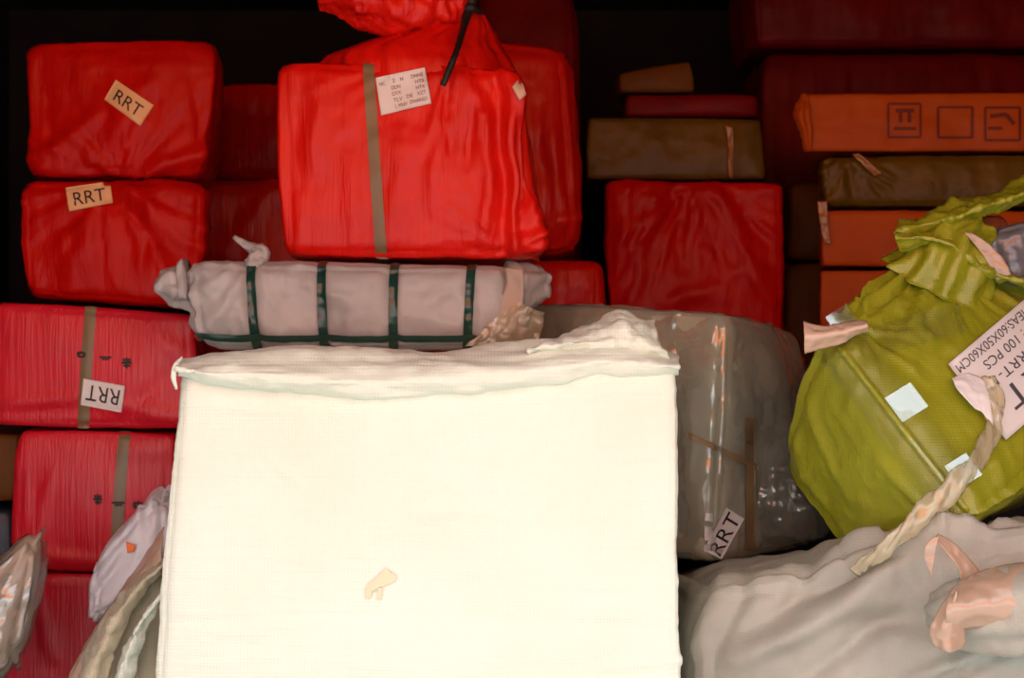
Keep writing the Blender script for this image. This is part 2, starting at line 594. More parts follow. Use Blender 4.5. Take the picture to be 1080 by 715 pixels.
CARTON_GREY = plastic('grey_brown_carton', (0.38, 0.37, 0.265), (0.47, 0.455, 0.335), 0.6, (8, 8, 60), 0.1, 10, 0.05, 0.3)
CARTON_ORANGE = plastic('orange_brown_carton', (0.36, 0.055, 0.002), (0.43, 0.070, 0.003), 0.45, (8, 8, 50), 0.15, 18, 0.15, 0.15)
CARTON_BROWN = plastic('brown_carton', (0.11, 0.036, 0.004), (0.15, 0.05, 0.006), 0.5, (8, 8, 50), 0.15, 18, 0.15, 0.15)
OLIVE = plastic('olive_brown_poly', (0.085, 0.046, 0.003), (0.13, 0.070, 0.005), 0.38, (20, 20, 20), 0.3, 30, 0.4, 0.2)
WHITE_BAG = plastic('white_plastic_bag', (0.62, 0.60, 0.64), (0.72, 0.70, 0.74), 0.3, (18, 18, 18), 0.3, 40, 0.4, 0.5)
TAN = plastic('tan_packing_tape', (0.52, 0.36, 0.26), (0.58, 0.41, 0.30), 0.25, (20, 20, 20), 0.2, 30, 0.25, 0.6, 0.2)
PEACH = plastic('peach_packing_tape', (0.40, 0.27, 0.19), (0.46, 0.32, 0.23), 0.18, (20, 20, 20), 0.15, 30, 0.3, 0.6, 0.3)
BROWN_TAPE = plastic('brown_packing_tape', (0.26, 0.17, 0.08), (0.31, 0.20, 0.10), 0.3, (20, 20, 20), 0.1, 20, 0.1, 0.5)
TAPE_STRAP = plastic('olive_brown_strap', (0.17, 0.115, 0.055), (0.21, 0.145, 0.07), 0.38, (20, 20, 4), 0.1, 20, 0.0, 0.5)
GREEN_STRAP = plastic('dark_green_strap', (0.010, 0.045, 0.032), (0.016, 0.062, 0.045), 0.22, (40, 40, 4), 0.1, 20, 0.0, 0.6)
PAPER = plastic('white_label_paper', (0.74, 0.71, 0.70), (0.80, 0.77, 0.76), 0.5, (5, 5, 5), 0.05, 20, 0.0, 0.3)
PAPER_TAN = plastic('orange_tan_label_paper', (0.72, 0.42, 0.20), (0.76, 0.46, 0.23), 0.5, (5, 5, 5), 0.05, 20, 0.0, 0.3)  # even orange-tan paper tone for the upper RRT labels
INK = plastic('black_ink', (0.012, 0.011, 0.012), (0.02, 0.018, 0.018), 0.5, (5, 5, 5), 0.0, 20, 0.0, 0.3)
INK_SOFT = plastic('faded_brown_ink', (0.16, 0.08, 0.06), (0.2, 0.1, 0.08), 0.5, (5, 5, 5), 0.0, 20, 0.0, 0.3)
INK_GREY = plastic('grey_ink', (0.06, 0.06, 0.07), (0.09, 0.09, 0.10), 0.5, (5, 5, 5), 0.0, 20, 0.0, 0.3)
INK_RED = plastic('dark_red_print', (0.12, 0.010, 0.004), (0.15, 0.014, 0.005), 0.5, (5, 5, 5), 0.0, 20, 0.0, 0.3)
BLACK_STRING = plastic('black_string', (0.012, 0.010, 0.010), (0.02, 0.016, 0.016), 0.5, (60, 60, 60), 0.3, 20, 0.0, 0.3)
BLUE_TAG = plastic('blue_tape', (0.05, 0.10, 0.28), (0.06, 0.12, 0.32), 0.4, (9, 9, 9), 0.1, 20, 0.0, 0.4)
ORANGE_TAG = plastic('orange_plastic', (0.80, 0.16, 0.02), (0.85, 0.18, 0.03), 0.4, (9, 9, 9), 0.1, 20, 0.0, 0.4)
DARK_BLUE = plastic('dark_blue_poly', (0.012, 0.016, 0.03), (0.02, 0.026, 0.045), 0.4, (20, 20, 20), 0.3, 20, 0.3, 0.4)
GREY_PACK = plastic('dark_grey_plastic_pack', (0.10, 0.10, 0.12), (0.24, 0.24, 0.27), 0.18, (20, 20, 20), 0.3, 40, 0.8, 0.6, 0.5)
RUST = plastic('rust_red_cloth', (0.30, 0.07, 0.03), (0.36, 0.09, 0.04), 0.6, (30, 30, 30), 0.3, 40, 0.3, 0.3)
FILM = film('clear_film', (0.97, 0.97, 0.96), 0.20, 0.12, 26, 1.0, hazecol=(0.66, 0.66, 0.56), gloss=0.16)
FILM_WARM = film('yellowish_film', (0.96, 0.93, 0.82), 0.38, 0.12, 45, 0.6, (0.74, 0.66, 0.46))
FILM_CLEAR = film('clear_packing_tape', (0.99, 0.99, 0.96), 0.015, 0.08, 20, 0.25, gloss=0.07)
FILM_GLOSS = film('tape_glint_film', (0.99, 0.99, 0.97), 0.06, 0.10, 12, 0.10, (0.85, 0.85, 0.8), 0.28)  # extra gloss for the added glint patches on the green bale
TAPE_DULL = plastic('dull_tan_tape', (0.36, 0.27, 0.21), (0.42, 0.32, 0.25), 0.3, (20, 20, 20), 0.2, 30, 0.25, 0.5)
TAPE_DARK = plastic('dark_amber_tape', (0.30, 0.13, 0.05), (0.36, 0.16, 0.06), 0.25, (20, 20, 20), 0.2, 30, 0.3, 0.5)
CONCRETE = plastic('concrete', (0.30, 0.29, 0.27), (0.38, 0.37, 0.35), 0.8, (8, 8, 8), 0.2, 20, 0.15, 0.2)
DARK_WALL = plastic('near_black_wall', (0.010, 0.008, 0.010), (0.016, 0.013, 0.016), 0.8, (8, 8, 8), 0.2, 20, 0.1, 0.2)  # even near-black base colour for walls, ceiling and raised floor

# ------------------------------------------------------------------ the storage bay
def slab(name, lo, hi, mat):
    lo, hi = np.array(lo, float), np.array(hi, float)
    p = np.array([[(-1, 1)[i], (-1, 1)[j], (-1, 1)[k]] for i in (0, 1) for j in (0, 1) for k in (0, 1)], float)
    V = (lo + hi) / 2 + p * (hi - lo) / 2
    f = [(0, 1, 3, 2), (4, 6, 7, 5), (0, 4, 5, 1), (2, 3, 7, 6), (0, 2, 6, 4), (1, 5, 7, 3)]
    o = mesh_obj(name, V, f, mat, smooth=False, base=((lo + hi) / 2 * np.array([1, 1, 0]) + np.array([0, 0, lo[2]])))
    o['kind'] = 'structure'
    return o
ROOF_Y, ROOF_Z = 1.2, 1.78
ASPHALT = plastic('worn_concrete_paving', (0.13, 0.13, 0.129), (0.18, 0.18, 0.178), 0.85, (8, 8, 8), 0.2, 20, 0.15, 0.2)
#FACADE = plastic('orange_red_plaster', (0.72, 0.20, 0.045), (0.78, 0.23, 0.055), 0.85, (2, 2, 2), 0.1, 4, 0.1, 0.2)
slab('floor', (-60.0, -60.0, -0.1), (60.0, 4.8, 0.0), ASPHALT)
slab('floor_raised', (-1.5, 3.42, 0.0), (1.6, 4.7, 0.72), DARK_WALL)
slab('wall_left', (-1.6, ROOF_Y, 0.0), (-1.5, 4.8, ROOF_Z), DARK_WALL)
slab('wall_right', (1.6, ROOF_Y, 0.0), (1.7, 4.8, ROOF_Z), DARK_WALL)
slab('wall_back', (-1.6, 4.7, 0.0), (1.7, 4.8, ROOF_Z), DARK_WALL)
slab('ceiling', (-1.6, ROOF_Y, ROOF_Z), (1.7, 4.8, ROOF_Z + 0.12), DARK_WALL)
# added, unseen translucent orange-red cloth that warms light on the upper bales
TINT_MAT, _t, _b, _o = new_mat('orange_red_light_tint')
_t.nodes.remove(_b)
_tl = node(_t, 'ShaderNodeBsdfTranslucent'); _tl.inputs['Color'].default_value = (0.90, 0.20, 0.03, 1)
_df = node(_t, 'ShaderNodeBsdfDiffuse'); _df.inputs['Color'].default_value = (0.70, 0.12, 0.02, 1)
_mx = node(_t, 'ShaderNodeMixShader'); _mx.inputs['Fac'].default_value = 0.2
_t.links.new(_tl.outputs[0], _mx.inputs[1]); _t.links.new(_df.outputs[0], _mx.inputs[2]); _t.links.new(_mx.outputs[0], _o.inputs['Surface'])
_ax, _az = np.meshgrid(np.linspace(-4.0, 4.0, 120), np.linspace(2.25, 1.20, 16))
_ay = -0.5 + 0.03 * np.sin(_ax * 9.0) * (2.3 - _az)
tint_obj = mesh_obj('tint_cloth_1', np.stack([_ax.ravel(), _ay.ravel(), _az.ravel()], 1), grid_faces(16, 120), TINT_MAT)
tint_obj['kind'] = 'structure'


# ------------------------------------------------------------------ cream bale, front
WR_CREAM = [('f', 0.006, (6, 6, 6), 2), ('r', 0.0022, (5, 5, 34), 3)]
FTL, FTR, FBL, FBR = P(188, 384, 2.27), P(715, 384, 2.25), P(145, 948, 2.25), P(722, 948, 2.25)
CR = Bale([[[FBL, FTL], [(-0.50, 2.98, 0.0), (-0.50, 2.98, 0.762)]], [[FBR, FTR], [(0.21, 2.60, 0.0), (0.21, 2.60, 0.762)]]],
          r=0.022, bulge=0.006, wr=WR_CREAM, seed=4,
          lines=[(200, 425, 330, 440, 6, 0.0032), (640, 445, 710, 435, 5, 0.0048), (600, 470, 705, 462, 4, 0.0032), (430, 520, 500, 512, 3, 0.0048), (440, 545, 490, 550, 4, 0.0048),
                 (170, 655, 400, 648, 4, -0.0040), (400, 648, 715, 660, 4, -0.0032), (620, 620, 715, 612, 4, 0.0040), (280, 480, 320, 512, 4, 0.0032), (640, 700, 720, 695, 5, 0.0080)])
cream = thing('woven_bale', 'huge cream woven plastic bale with folded-over top standing foremost in the middle', 'bale', CR.base)
CR.build('wrapping', CREAM, cream, 0.006)
def dep(pts, y):
    return [P(a, b, y if len(c) == 0 else c[0]) for (a, b, *c) in pts]
xs_low = [(186, 394), (215, 401), (260, 405), (330, 413), (400, 417), (470, 413), (540, 407), (610, 398), (660, 394), (716, 393)]
xs_mid = [(184, 386), (215, 390), (260, 389), (330, 395), (400, 399), (470, 393), (540, 389), (610, 380), (660, 379), (718, 383)]
xs_top = [(190, 379), (215, 373), (250, 370), (320, 365), (400, 371), (470, 372), (540, 366), (600, 362), (660, 364), (716, 376)]
sheet('folded_mouth', [dep([(a, b + 6) for a, b in xs_low], 2.262), dep(xs_low, 2.243), dep(xs_mid, 2.236), dep(xs_top, 2.29), dep([(a, b - 1) for a, b in xs_top], 2.40), dep([(a + (540 - a) * 0.08, b + 3) for a, b in xs_top], 2.60)],
      CREAM, cream, (60, 170), 0.008, (5, 12, 20), True, 3, 0.003, 0.003, 40)
sheet('folded_corner', [dep([(560, 378), (600, 378), (650, 380), (708, 386)], 2.28), dep([(556, 368), (600, 360), (650, 356), (700, 366)], 2.26), dep([(572, 360), (612, 345), (650, 331), (690, 340)], 2.33),
                        dep([(590, 360), (615, 346), (650, 332), (692, 344)], 2.44), dep([(575, 368), (610, 366), (650, 362), (700, 370)], 2.52)],
      CREAM, cream, (60, 80), 0.009, (18, 18, 18), True, 9, 0.003, 0.004, 50)
tube('side_loop', [P(192, 377, 2.262), P(185, 386, 2.25), P(183, 398, 2.25), P(186, 410, 2.262)], [0.002, 0.004, 0.004, 0.002], CREAM, cream, 0, 0, 3, 16, 10)
st = Decal(CR, [(384, 598), (428, 598), (428, 642), (384, 642)], (7, 7), 0.0025)
STAIN = plastic('pale_orange_residue', (0.80, 0.62, 0.38), (0.84, 0.70, 0.50), 0.4, (40, 40, 40), 0.2, 40, 0.2, 0.5)
st.strokes([(0.1, 0.75, 0.12, 0.45, 0.07), (0.12, 0.5, 0.4, 0.35, 0.10), (0.35, 0.4, 0.62, 0.12, 0.14), (0.5, 0.35, 0.75, 0.2, 0.1), (0.38, 0.5, 0.36, 0.8, 0.05)], STAIN, cream, 'tape_residue')

# ------------------------------------------------------------------ left stack of red bales
WR_RED = [('f', 0.015, (7, 7, 6), 2), ('v', 0.0045, (34, 34, 5), 3), ('r', 0.002, (22, 22, 22), 2)]
WR_TIGHT = [('f', 0.005, (7, 7, 7), 2), ('v', 0.0022, (60, 60, 4), 3)]

def rrt(b, parent, quad, paper, txt='RRT', ink=INK, lines=None, n=(7, 6), off=0.004):
    d = Decal(b, quad, n, off)
    lab = d.build('label', paper, parent)
    lab['label'] = 'paper label printed ' + txt
    d.text(lines or [(txt, 0.16, 0.78, 0.52, 0.68)], ink, lab)
    return lab

Eb = box_bale([(18, 604), (190, 606), (190, 800), (-8, 800)], (2.94, 2.94, 2.94, 2.94), 0.36, r=0.018, bulge=0.012, wr=WR_TIGHT, seed=15,
              lines=[(30, 620, 60, 690, 7, 0.006), (20, 612, 100, 612, 6, 0.004)])
Eb.C[:, :, 0, 2] = 0.0; Eb.base[2] = 0
Db = box_bale([(20, 452), (185, 456), (180, 606), (11, 606)], (2.95, 2.94, 2.94, 2.95), 0.36, r=0.018, bulge=0.012, wr=WR_TIGHT, seed=14,
              lines=[(20, 585, 120, 590, 7, 0.006), (30, 600, 60, 500, 7, 0.004), (25, 470, 30, 580, 7, 0.004), (130, 480, 175, 470, 10, 0.003)])
Cb = box_bale([(-6, 316), (205, 330), (203, 463), (-8, 446)], (2.95, 2.93, 2.93, 2.95), 0.36, back=(-0.06, 0.36, 0), r=0.020, bulge=0.014, wr=WR_TIGHT, seed=13,
              lines=[(100, 425, 210, 440, 8, 0.008), (110, 460, 175, 400, 8, -0.005), (0, 425, 90, 418, 6, 0.006), (0, 440, 90, 436, 5, -0.004), (150, 340, 200, 380, 9, 0.004)])
B = box_bale([(20, 187), (214, 190), (208, 322), (25, 318)], 2.99, 0.36, back=(-0.06, 0.36, 0), r=0.03, bulge=0.012, wr=WR_RED, seed=12,
             lines=[(118, 195, 185, 300, 7, -0.011), (132, 192, 215, 270, 7, 0.009), (60, 230, 75, 310, 9, 0.007), (100, 240, 110, 310, 7, -0.007), (90, 205, 80, 290, 8, 0.006), (20, 200, 35, 310, 6, 0.006), (160, 200, 150, 290, 6, 0.006)],
             fans=[(122, 190, 5, 110, 0.011)])
A = box_bale([(26, 42), (232, 38), (214, 191), (32, 191)], 3.02, 0.36, back=(-0.06, 0.36, 0), r=0.035, bulge=0.012, wr=WR_RED, seed=11,
             lines=[(120, 195, 215, 160, 7, 0.010), (40, 180, 105, 120, 7, 0.008), (45, 60, 55, 170, 8, -0.006), (30, 170, 60, 155, 5, 0.008), (150, 95, 120, 150, 12, 0.01), (205, 80, 215, 150, 6, -0.008), (120, 190, 80, 165, 6, -0.008), (60, 55, 200, 60, 5, -0.004)],
             fans=[(130, 192, 5, 90, 0.010)])
def settle(lower, upper, gap=0.003):
    upper.C[:, :, 0, 2] = lower.C[:, :, 1, 2] + gap
    upper.base[2] = upper.C[:, :, 0, 2].min()
settle(Eb, Db); settle(Db, Cb); settle(Cb, B); settle(B, A)
a = thing('red_bale', 'red bagged bale topmost in the tall stack, its orange RRT label tilted clockwise', 'bale', A.base, 'red bales stacked beside the cream bale')
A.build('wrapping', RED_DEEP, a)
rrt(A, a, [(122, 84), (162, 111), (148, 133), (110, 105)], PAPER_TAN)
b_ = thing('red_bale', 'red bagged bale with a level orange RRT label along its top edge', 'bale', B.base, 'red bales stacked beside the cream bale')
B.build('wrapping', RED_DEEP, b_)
rrt(B, b_, [(69, 198), (116, 191), (119, 214), (73, 223)], PAPER_TAN, lines=[('RRT', 0.14, 0.80, 0.56, 0.72)], off=0.008)
c = thing('red_bale', 'red bale with upside-down white RRT label stuck over its brown strap', 'bale', Cb.base, 'red bales stacked beside the cream bale')
Cb.build('wrapping', RED_WOVEN, c)
Cb.strap('strap', TAPE_STRAP, c, 0, -0.06, 0.03, 0.022, 0.002)
d_ = Decal(Cb, [(132, 407), (88, 399), (85, 427), (127, 434)][0:1] + [(88, 399), (85, 427), (128, 435)], (7, 6), 0.004)
lab = d_.build('label', PAPER, c)
lab['label'] = 'white paper label printed RRT, upside down'
d_ = Decal(Cb, [(127, 434), (85, 427), (88, 399), (132, 407)], (7, 6), 0.0048)
d_.text([('RRT', 0.1, 0.80, 0.60, 0.80)], INK, lab)
INKCH = [[(0.1, 0.5, 0.9, 0.45, 0.05), (0.5, 0.05, 0.5, 0.95, 0.05), (0.2, 0.15, 0.35, 0.35, 0.05), (0.8, 0.12, 0.65, 0.35, 0.05), (0.25, 0.75, 0.8, 0.72, 0.05)],
         [(0.05, 0.45, 0.95, 0.4, 0.07), (0.25, 0.75, 0.8, 0.7, 0.06), (0.75, 0.3, 0.95, 0.5, 0.05)],
         [(0.15, 0.3, 0.85, 0.3, 0.07), (0.2, 0.3, 0.25, 0.8, 0.07), (0.85, 0.3, 0.75, 0.8, 0.07), (0.2, 0.8, 0.8, 0.78, 0.07), (0.5, 0.1, 0.5, 0.3, 0.06)]]
def ink(b, parent, spots):
    for (x, y, w, h, k) in spots:
        Decal(b, [(x, y), (x + w, y + 1), (x + w, y + h), (x, y + h)], (4, 4), 0.004).strokes([(p, q, r, t, w * 1.7) for p, q, r, t, w in INKCH[k]], INK, parent, 'ink_mark', 0.0)
ink(Cb, c, [(80, 369, 11, 9, 2), (104, 373, 14, 8, 1), (127, 376, 13, 13, 0)])
d = thing('red_bale', 'red strapped bale behind the white plastic bag, black ink marks but no label', 'bale', Db.base, 'red bales stacked beside the cream bale')
Db.build('wrapping', RED_WOVEN, d)
Db.strap('strap', TAPE_STRAP, d, 0, 0.34, 0.02, 0.022, 0.002)
ink(Db, d, [(97, 520, 12, 13, 0), (117, 526, 15, 9, 1), (139, 527, 13, 11, 2)])
e = thing('red_bale', 'lowest red bale of the stack, behind the old cream woven sack', 'bale', Eb.base, 'red bales stacked beside the cream bale')
Eb.build('wrapping', RED_WOVEN, e)
Eb.strap('strap', TAPE_STRAP, e, 0, 0.05, 0.10, 0.022, 0.002)

# red bales behind, between the stack and the big bale
Fl = box_bale([(204, 186), (410, 186), (410, 320), (206, 320)], 3.44, 0.4, r=0.03, bulge=0.01, wr=WR_RED, seed=21, lines=[(240, 260, 290, 200, 8, 0.006), (210, 250, 250, 275, 8, 0.006)])
Fl.C[:, :, 0, 2] = 0.72; Fl.base[2] = 0.72
Fl.C[:, 0, 1, 1] += 0.0
tag(Fl.build('red_bale', RED), 'shaded red bale in the gap behind the pale strapped roll, lower one', 'bale', 'red bales at the back')
Fu = box_bale([(228, 84), (430, 84), (430, 176), (222, 176)], 3.62, 0.4, r=0.035, bulge=0.012, wr=WR_RED, seed=22, lines=[(230, 120, 300, 125, 6, -0.006)])
Fu.C[:, :, 0, 2] = Fl.C[0, 1, 1, 2] + 0.004; Fu.base[2] = Fu.C[0, 0, 0, 2]
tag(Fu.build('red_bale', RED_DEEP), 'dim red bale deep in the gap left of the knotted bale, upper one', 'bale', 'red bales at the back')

# ------------------------------------------------------------------ pale strapped roll
SU = {}
RL = box_bale([(194, 272), (546, 278), (543, 371), (208, 371)], 2.70, 0.24, r=0.046, bulge=0.010,
              wr=[('f', 0.007, (8, 8, 8), 2), ('r', 0.010, (12, 12, 16), 4), ('r', 0.005, (30, 30, 26), 3)], seed=31, cinch=[(u, 0.035, 0.009) for u in (-0.617, -0.19, 0.246, 0.71)],
              fans=[(262, 276, 4, 90, 0.009), (205, 280, 5, 60, 0.006)], lines=[(270, 278, 400, 274, 5, 0.006), (220, 350, 258, 300, 6, 0.006), (205, 320, 250, 285, 5, 0.005), (520, 300, 530, 350, 5, 0.004)])
roll = thing('strapped_roll', 'pale greyish white plastic-wrapped roll bound with dark green straps under the knotted bale', 'parcel', RL.base)
RL.build('wrapping', ROLL, roll, 0.006)
for u in (-0.617, -0.19, 0.246, 0.71):
    RL.strap('strap', GREEN_STRAP, roll, 0, u, 0.012, 0.0155, 0.005, wscale=0.6)
RL.strap('strap', GREEN_STRAP, roll, 2, -0.70, 0.0, 0.015, 0.008, wscale=0.6)
tube('end_tuft', [P(200, 300, 2.74), P(188, 302, 2.74), P(176, 303, 2.73), P(163, 306, 2.72)], [0.045, 0.034, 0.030, 0.004], ROLL, roll, 5, 0.15, 7, 30, 40, namp=0.006, nfreq=50)
tube('top_tuft', [P(266, 284, 2.72), P(270, 275, 2.73), P(276, 266, 2.74), P(262, 260, 2.75), P(247, 250, 2.76)], [0.012, 0.016, 0.013, 0.007, 0.002], ROLL, roll, 5, 0.25, 8, 30, 30, namp=0.004, nfreq=70)
sheet('brown_tape', [dep([(532, 282), (533, 300), (522, 322), (504, 345)], 2.69), dep([(551, 284), (552, 305), (549, 325), (528, 345)], 2.68)], TAPE_DULL, roll, (8, 30), 0.002, seed=5)
tube('end_gather', [P(538, 306, 2.80), P(555, 302, 2.82), P(572, 298, 2.84)], [0.046, 0.040, 0.028], ROLL, roll, 6, 0.15, 12, 24, 40, namp=0.006, nfreq=40)
sheet('loose_film', [dep([(548, 318), (530, 330), (508, 350), (490, 364)], 2.67), dep([(560, 325), (545, 340), (530, 352), (515, 364)], 2.66), dep([(575, 330), (572, 342), (570, 352), (565, 364)], 2.68)],
      FILM_WARM, roll, (30, 40), 0.006, (40, 40, 40), True, 5, 0.0)
Decal(RL, [(193, 288), (199, 288), (199, 304), (193, 304)], (3, 4), 0.004).build('blue_tab', BLUE_TAG, roll)

# ------------------------------------------------------------------ big knotted red bale
G = box_bale([(292, 62), (545, 70), (570, 274), (300, 273)], (2.75, 2.73, 2.73, 2.75), 0.36, r=0.03, bulge=0.014, seed=41,
             wr=[('f', 0.008, (6, 6, 5), 2), ('v', 0.004, (30, 30, 3.5), 3), ('r', 0.0012, (26, 26, 26), 2)],
             lines=[(525, 90, 535, 265, 6, -0.016), (540, 95, 545, 265, 5, 0.016), (552, 120, 553, 268, 4, -0.014), (562, 130, 566, 262, 4, 0.012), (515, 120, 512, 260, 8, 0.012), (500, 110, 490, 180, 5, -0.008),
                    (460, 130, 455, 220, 8, 0.006), (430, 140, 410, 265, 10, 0.006), (340, 90, 330, 180, 8, 0.007), (370, 170, 375, 265, 9, 0.006), (318, 80, 312, 200, 8, -0.006), (470, 100, 475, 160, 5, -0.006),
                    (575, 240, 540, 270, 8, 0.012), (530, 80, 545, 110, 7, 0.012)],
             fans=[(490, 30, 6, 120, 0.012), (548, 270, 6, 70, 0.010)])
g = thing('red_bale', 'large bright red bale knotted at the top with black string, printed white label', 'bale', G.base, 'red bales')
G.build('wrapping', RED, g, 0.006)
G.strap('strap', TAPE_STRAP, g, 0, -0.235, 0.0, 0.020, 0.003)
_, nbvh = neck('gathered_neck', [(P(440, 170, 2.93), 0.15, 0.16), (P(442, 120, 2.925), 0.185, 0.184), (P(440, 88, 2.92), 0.188, 0.190), (P(440, 68, 2.915), 0.176, 0.178), (P(454, 52, 2.905), 0.130, 0.145), (P(472, 38, 2.895), 0.09, 0.11), (P(484, 24, 2.88), 0.055, 0.075), (P(492, 12, 2.86), 0.028, 0.035)], RED, g, 13, 0.05, 3)
class Both:
    def hit(s, px, py, off=0.0):
        a_ = G.hit(px, py, off)
        d0 = P(px, py, 1.0) - np.array([0, 0, CZ]); d0 /= np.linalg.norm(d0)
        loc = nbvh.ray_cast(Vector((0, 0, CZ)), Vector(d0))[0]
        return a_ if loc is None or loc[1] > a_[1] else np.array(loc) - d0 * off
tube('bag_mouth', [P(494, 14, 2.85), P(470, 4, 2.82), P(430, -4, 2.80), P(380, -12, 2.80), P(336, -10, 2.80)], [0.022, 0.05, 0.075, 0.068, 0.03], RED, g, 7, 0.10, 5, 70, 90, namp=0.009, nfreq=30)
tube('string', [P(500, -6, 2.80), P(494, 10, 2.80), P(489, 28, 2.77), P(481, 55, 2.70), P(473, 75, 2.69), P(467, 90, 2.69)], [0.009, 0.010, 0.006, 0.005, 0.006, 0.005], BLACK_STRING, g, 0, 0, 3, 40, 12, namp=0.001, nfreq=120)
tube('string_loop', [P(486, 12, 2.80), P(497, 8, 2.79), P(508, 14, 2.81)], [0.004, 0.008, 0.004], BLACK_STRING, g, 0, 0, 3, 16, 10)
d_ = Decal(Both(), [(396, 82), (448, 71), (455, 109), (402, 122)], (7, 6), 0.005)
lab = d_.build('label', PAPER, g)
lab['label'] = 'white paper label with five rows of small print'
d_.text([('NC', 0.06, 0.24, 0.10, 0.11), ('2', 0.32, 0.22, 0.10, 0.05), ('N', 0.48, 0.22, 0.10, 0.06), ('DHNE', 0.70, 0.22, 0.10, 0.24),
         ('DDN', 0.28, 0.40, 0.10, 0.18), ('HTE', 0.76, 0.38, 0.10, 0.18), ('DYX', 0.28, 0.56, 0.10, 0.18), ('HTX', 0.76, 0.54, 0.10, 0.18),
         ('TLV', 0.28, 0.73, 0.10, 0.18), ('DE', 0.55, 0.71, 0.10, 0.12), ('XZT', 0.76, 0.70, 0.10, 0.18), ('L MNV', 0.30, 0.90, 0.10, 0.24), ('DNAKED', 0.60, 0.88, 0.10, 0.34)], INK_SOFT, lab)
for i, q in enumerate([[(540, 92), (549, 80), (555, 100), (548, 106)]]):
    Decal(G, q, (4, 4), 0.006).build('tape_scrap', TAN, g)

# red bales behind it
Hb = box_bale([(440, 30), (600, 45), (613, 262), (440, 262)], 3.46, 0.26, r=0.06, bulge=0.014, wr=WR_RED, seed=51,
              lines=[(585, 90, 590, 240, 8, 0.008), (570, 110, 575, 230, 5, -0.008), (580, 235, 610, 230, 7, 0.01)])
Hb.C[:, :, 0, 2] = 0.982; Hb.base[2] = 0.982
tag(Hb.build('red_bale', RED), 'tall red bale tucked directly behind the knotted bale', 'bale', 'red bales at the back')
Ib = box_bale([(445, 272), (632, 272), (634, 400), (445, 400)], 3.44, 0.28, r=0.03, bulge=0.01, wr=WR_RED, seed=52)
Ib.C[:, :, 0, 2] = 0.722; Ib.C[:, :, 1, 2] = 0.975; Ib.base[2] = 0.722
tag(Ib.build('red_bale', RED), 'dim red bale in the gap just above the grey film-wrapped carton', 'bale', 'red bales at the back')
HT = box_bale([(500, -30), (608, -30), (612, 80), (500, 80)], 3.85, 0.3, r=0.05, bulge=0.012, wr=WR_RED, seed=53)
HT.C[:, :, 0, 2] = 0.72; HT.base[2] = 0.72
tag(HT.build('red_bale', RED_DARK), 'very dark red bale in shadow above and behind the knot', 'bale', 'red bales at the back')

# ------------------------------------------------------------------ middle right: red bale with cartons on it
Jb = box_bale([(642, 188), (826, 190), (826, 345), (640, 345)], 3.47, 0.40, back=(0.04, 0.40, 0), r=0.022, bulge=0.008, wr=WR_RED, seed=61,
              lines=[(700, 190, 660, 330, 9, 0.010), (715, 195, 720, 280, 7, -0.010), (750, 190, 812, 320, 8, 0.010), (770, 200, 800, 250, 8, -0.006), (660, 200, 655, 300, 7, 0.007), (700, 320, 760, 300, 8, 0.007)],
              fans=[(730, 190, 6, 130, 0.010)])
Jb.C[:, :, 0, 2] = 0.72; Jb.base[2] = 0.72
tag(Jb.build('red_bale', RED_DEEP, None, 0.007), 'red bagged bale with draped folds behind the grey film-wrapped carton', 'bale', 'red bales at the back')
zt = Jb.C[0, 0, 1, 2] + 0.004
def on_top(q, y, depth, zb, **kw):
    b = box_bale(q, y, depth, **kw)
    b.C[:, :, 0, 2] = zb; b.base[2] = zb
    return b
Kb = on_top([(620, 122), (802, 124), (808, 190), (618, 190)], 3.56, 0.30, zt, back=(0.02, 0.30, 0), r=0.014, bulge=0.006, wr=[('f', 0.004, (8, 8, 8), 2), ('r', 0.002, (20, 20, 20), 2)], seed=62)
k = thing('olive_carton', 'dim olive-brown wrapped carton lying on top of the draped red bale', 'carton', Kb.base)
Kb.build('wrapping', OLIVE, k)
sheet('tape_tail', [dep([(764, 132), (768, 150), (768, 170), (769, 187)], 3.545), dep([(773, 134), (773, 150), (772, 170), (773, 189)], 3.54)], TAPE_DARK, k, (8, 24), 0.003, (60, 60, 60), True, 3)
L2 = on_top([(662, 98), (795, 100), (795, 126), (660, 126)], 3.62, 0.22, Kb.C[0, 0, 1, 2] + 0.004, r=0.012, bulge=0.005, wr=WR_RED[:1], seed=63)
tag(L2.build('flat_red_parcel', RED_DARK), 'thin dark red parcel lying between two brown parcels in the shade', 'parcel')
L1 = on_top([(654, 76), (728, 62), (734, 100), (654, 100)], 3.64, 0.18, L2.C[0, 0, 1, 2] + 0.002, r=0.012, bulge=0.005, wr=[('f', 0.004, (8, 8, 8), 2), ('r', 0.003, (20, 20, 20), 2)], seed=64)
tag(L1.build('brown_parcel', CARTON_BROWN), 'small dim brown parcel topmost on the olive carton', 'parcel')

# ------------------------------------------------------------------ right stack of cartons
WR_BOX = [('f', 0.004, (7, 7, 7), 2), ('r', 0.002, (14, 14, 20), 2)]
carton = box_bale
PB = carton([(866, 284), (1150, 284), (1150, 400), (866, 400)], 3.32, 0.36, back=(0.075, 0.36, 0), r=0.010, bulge=0.005, wr=WR_BOX, seed=71)
PB.C[:, :, 0, 2] = 0.724; PB.base[2] = 0.724
Hz = lambda py, y: CZ + (H / 2 - py) / F * y
tag(PB.build('orange_carton', CARTON_ORANGE), 'orange-brown carton lowest in view of the stack behind the green bale', 'carton', 'cartons stacked behind the green bale')
OB = carton([(868, 220), (1150, 222), (1150, 282), (866, 282)], 3.31, 0.36, back=(0.075, 0.36, 0), r=0.010, bulge=0.005, wr=WR_BOX, seed=72)
o_ = thing('orange_carton', 'orange-brown carton directly beneath the olive film-wrapped parcel', 'carton', OB.base, 'cartons stacked behind the green bale')
OB.build('box', CARTON_ORANGE, o_)
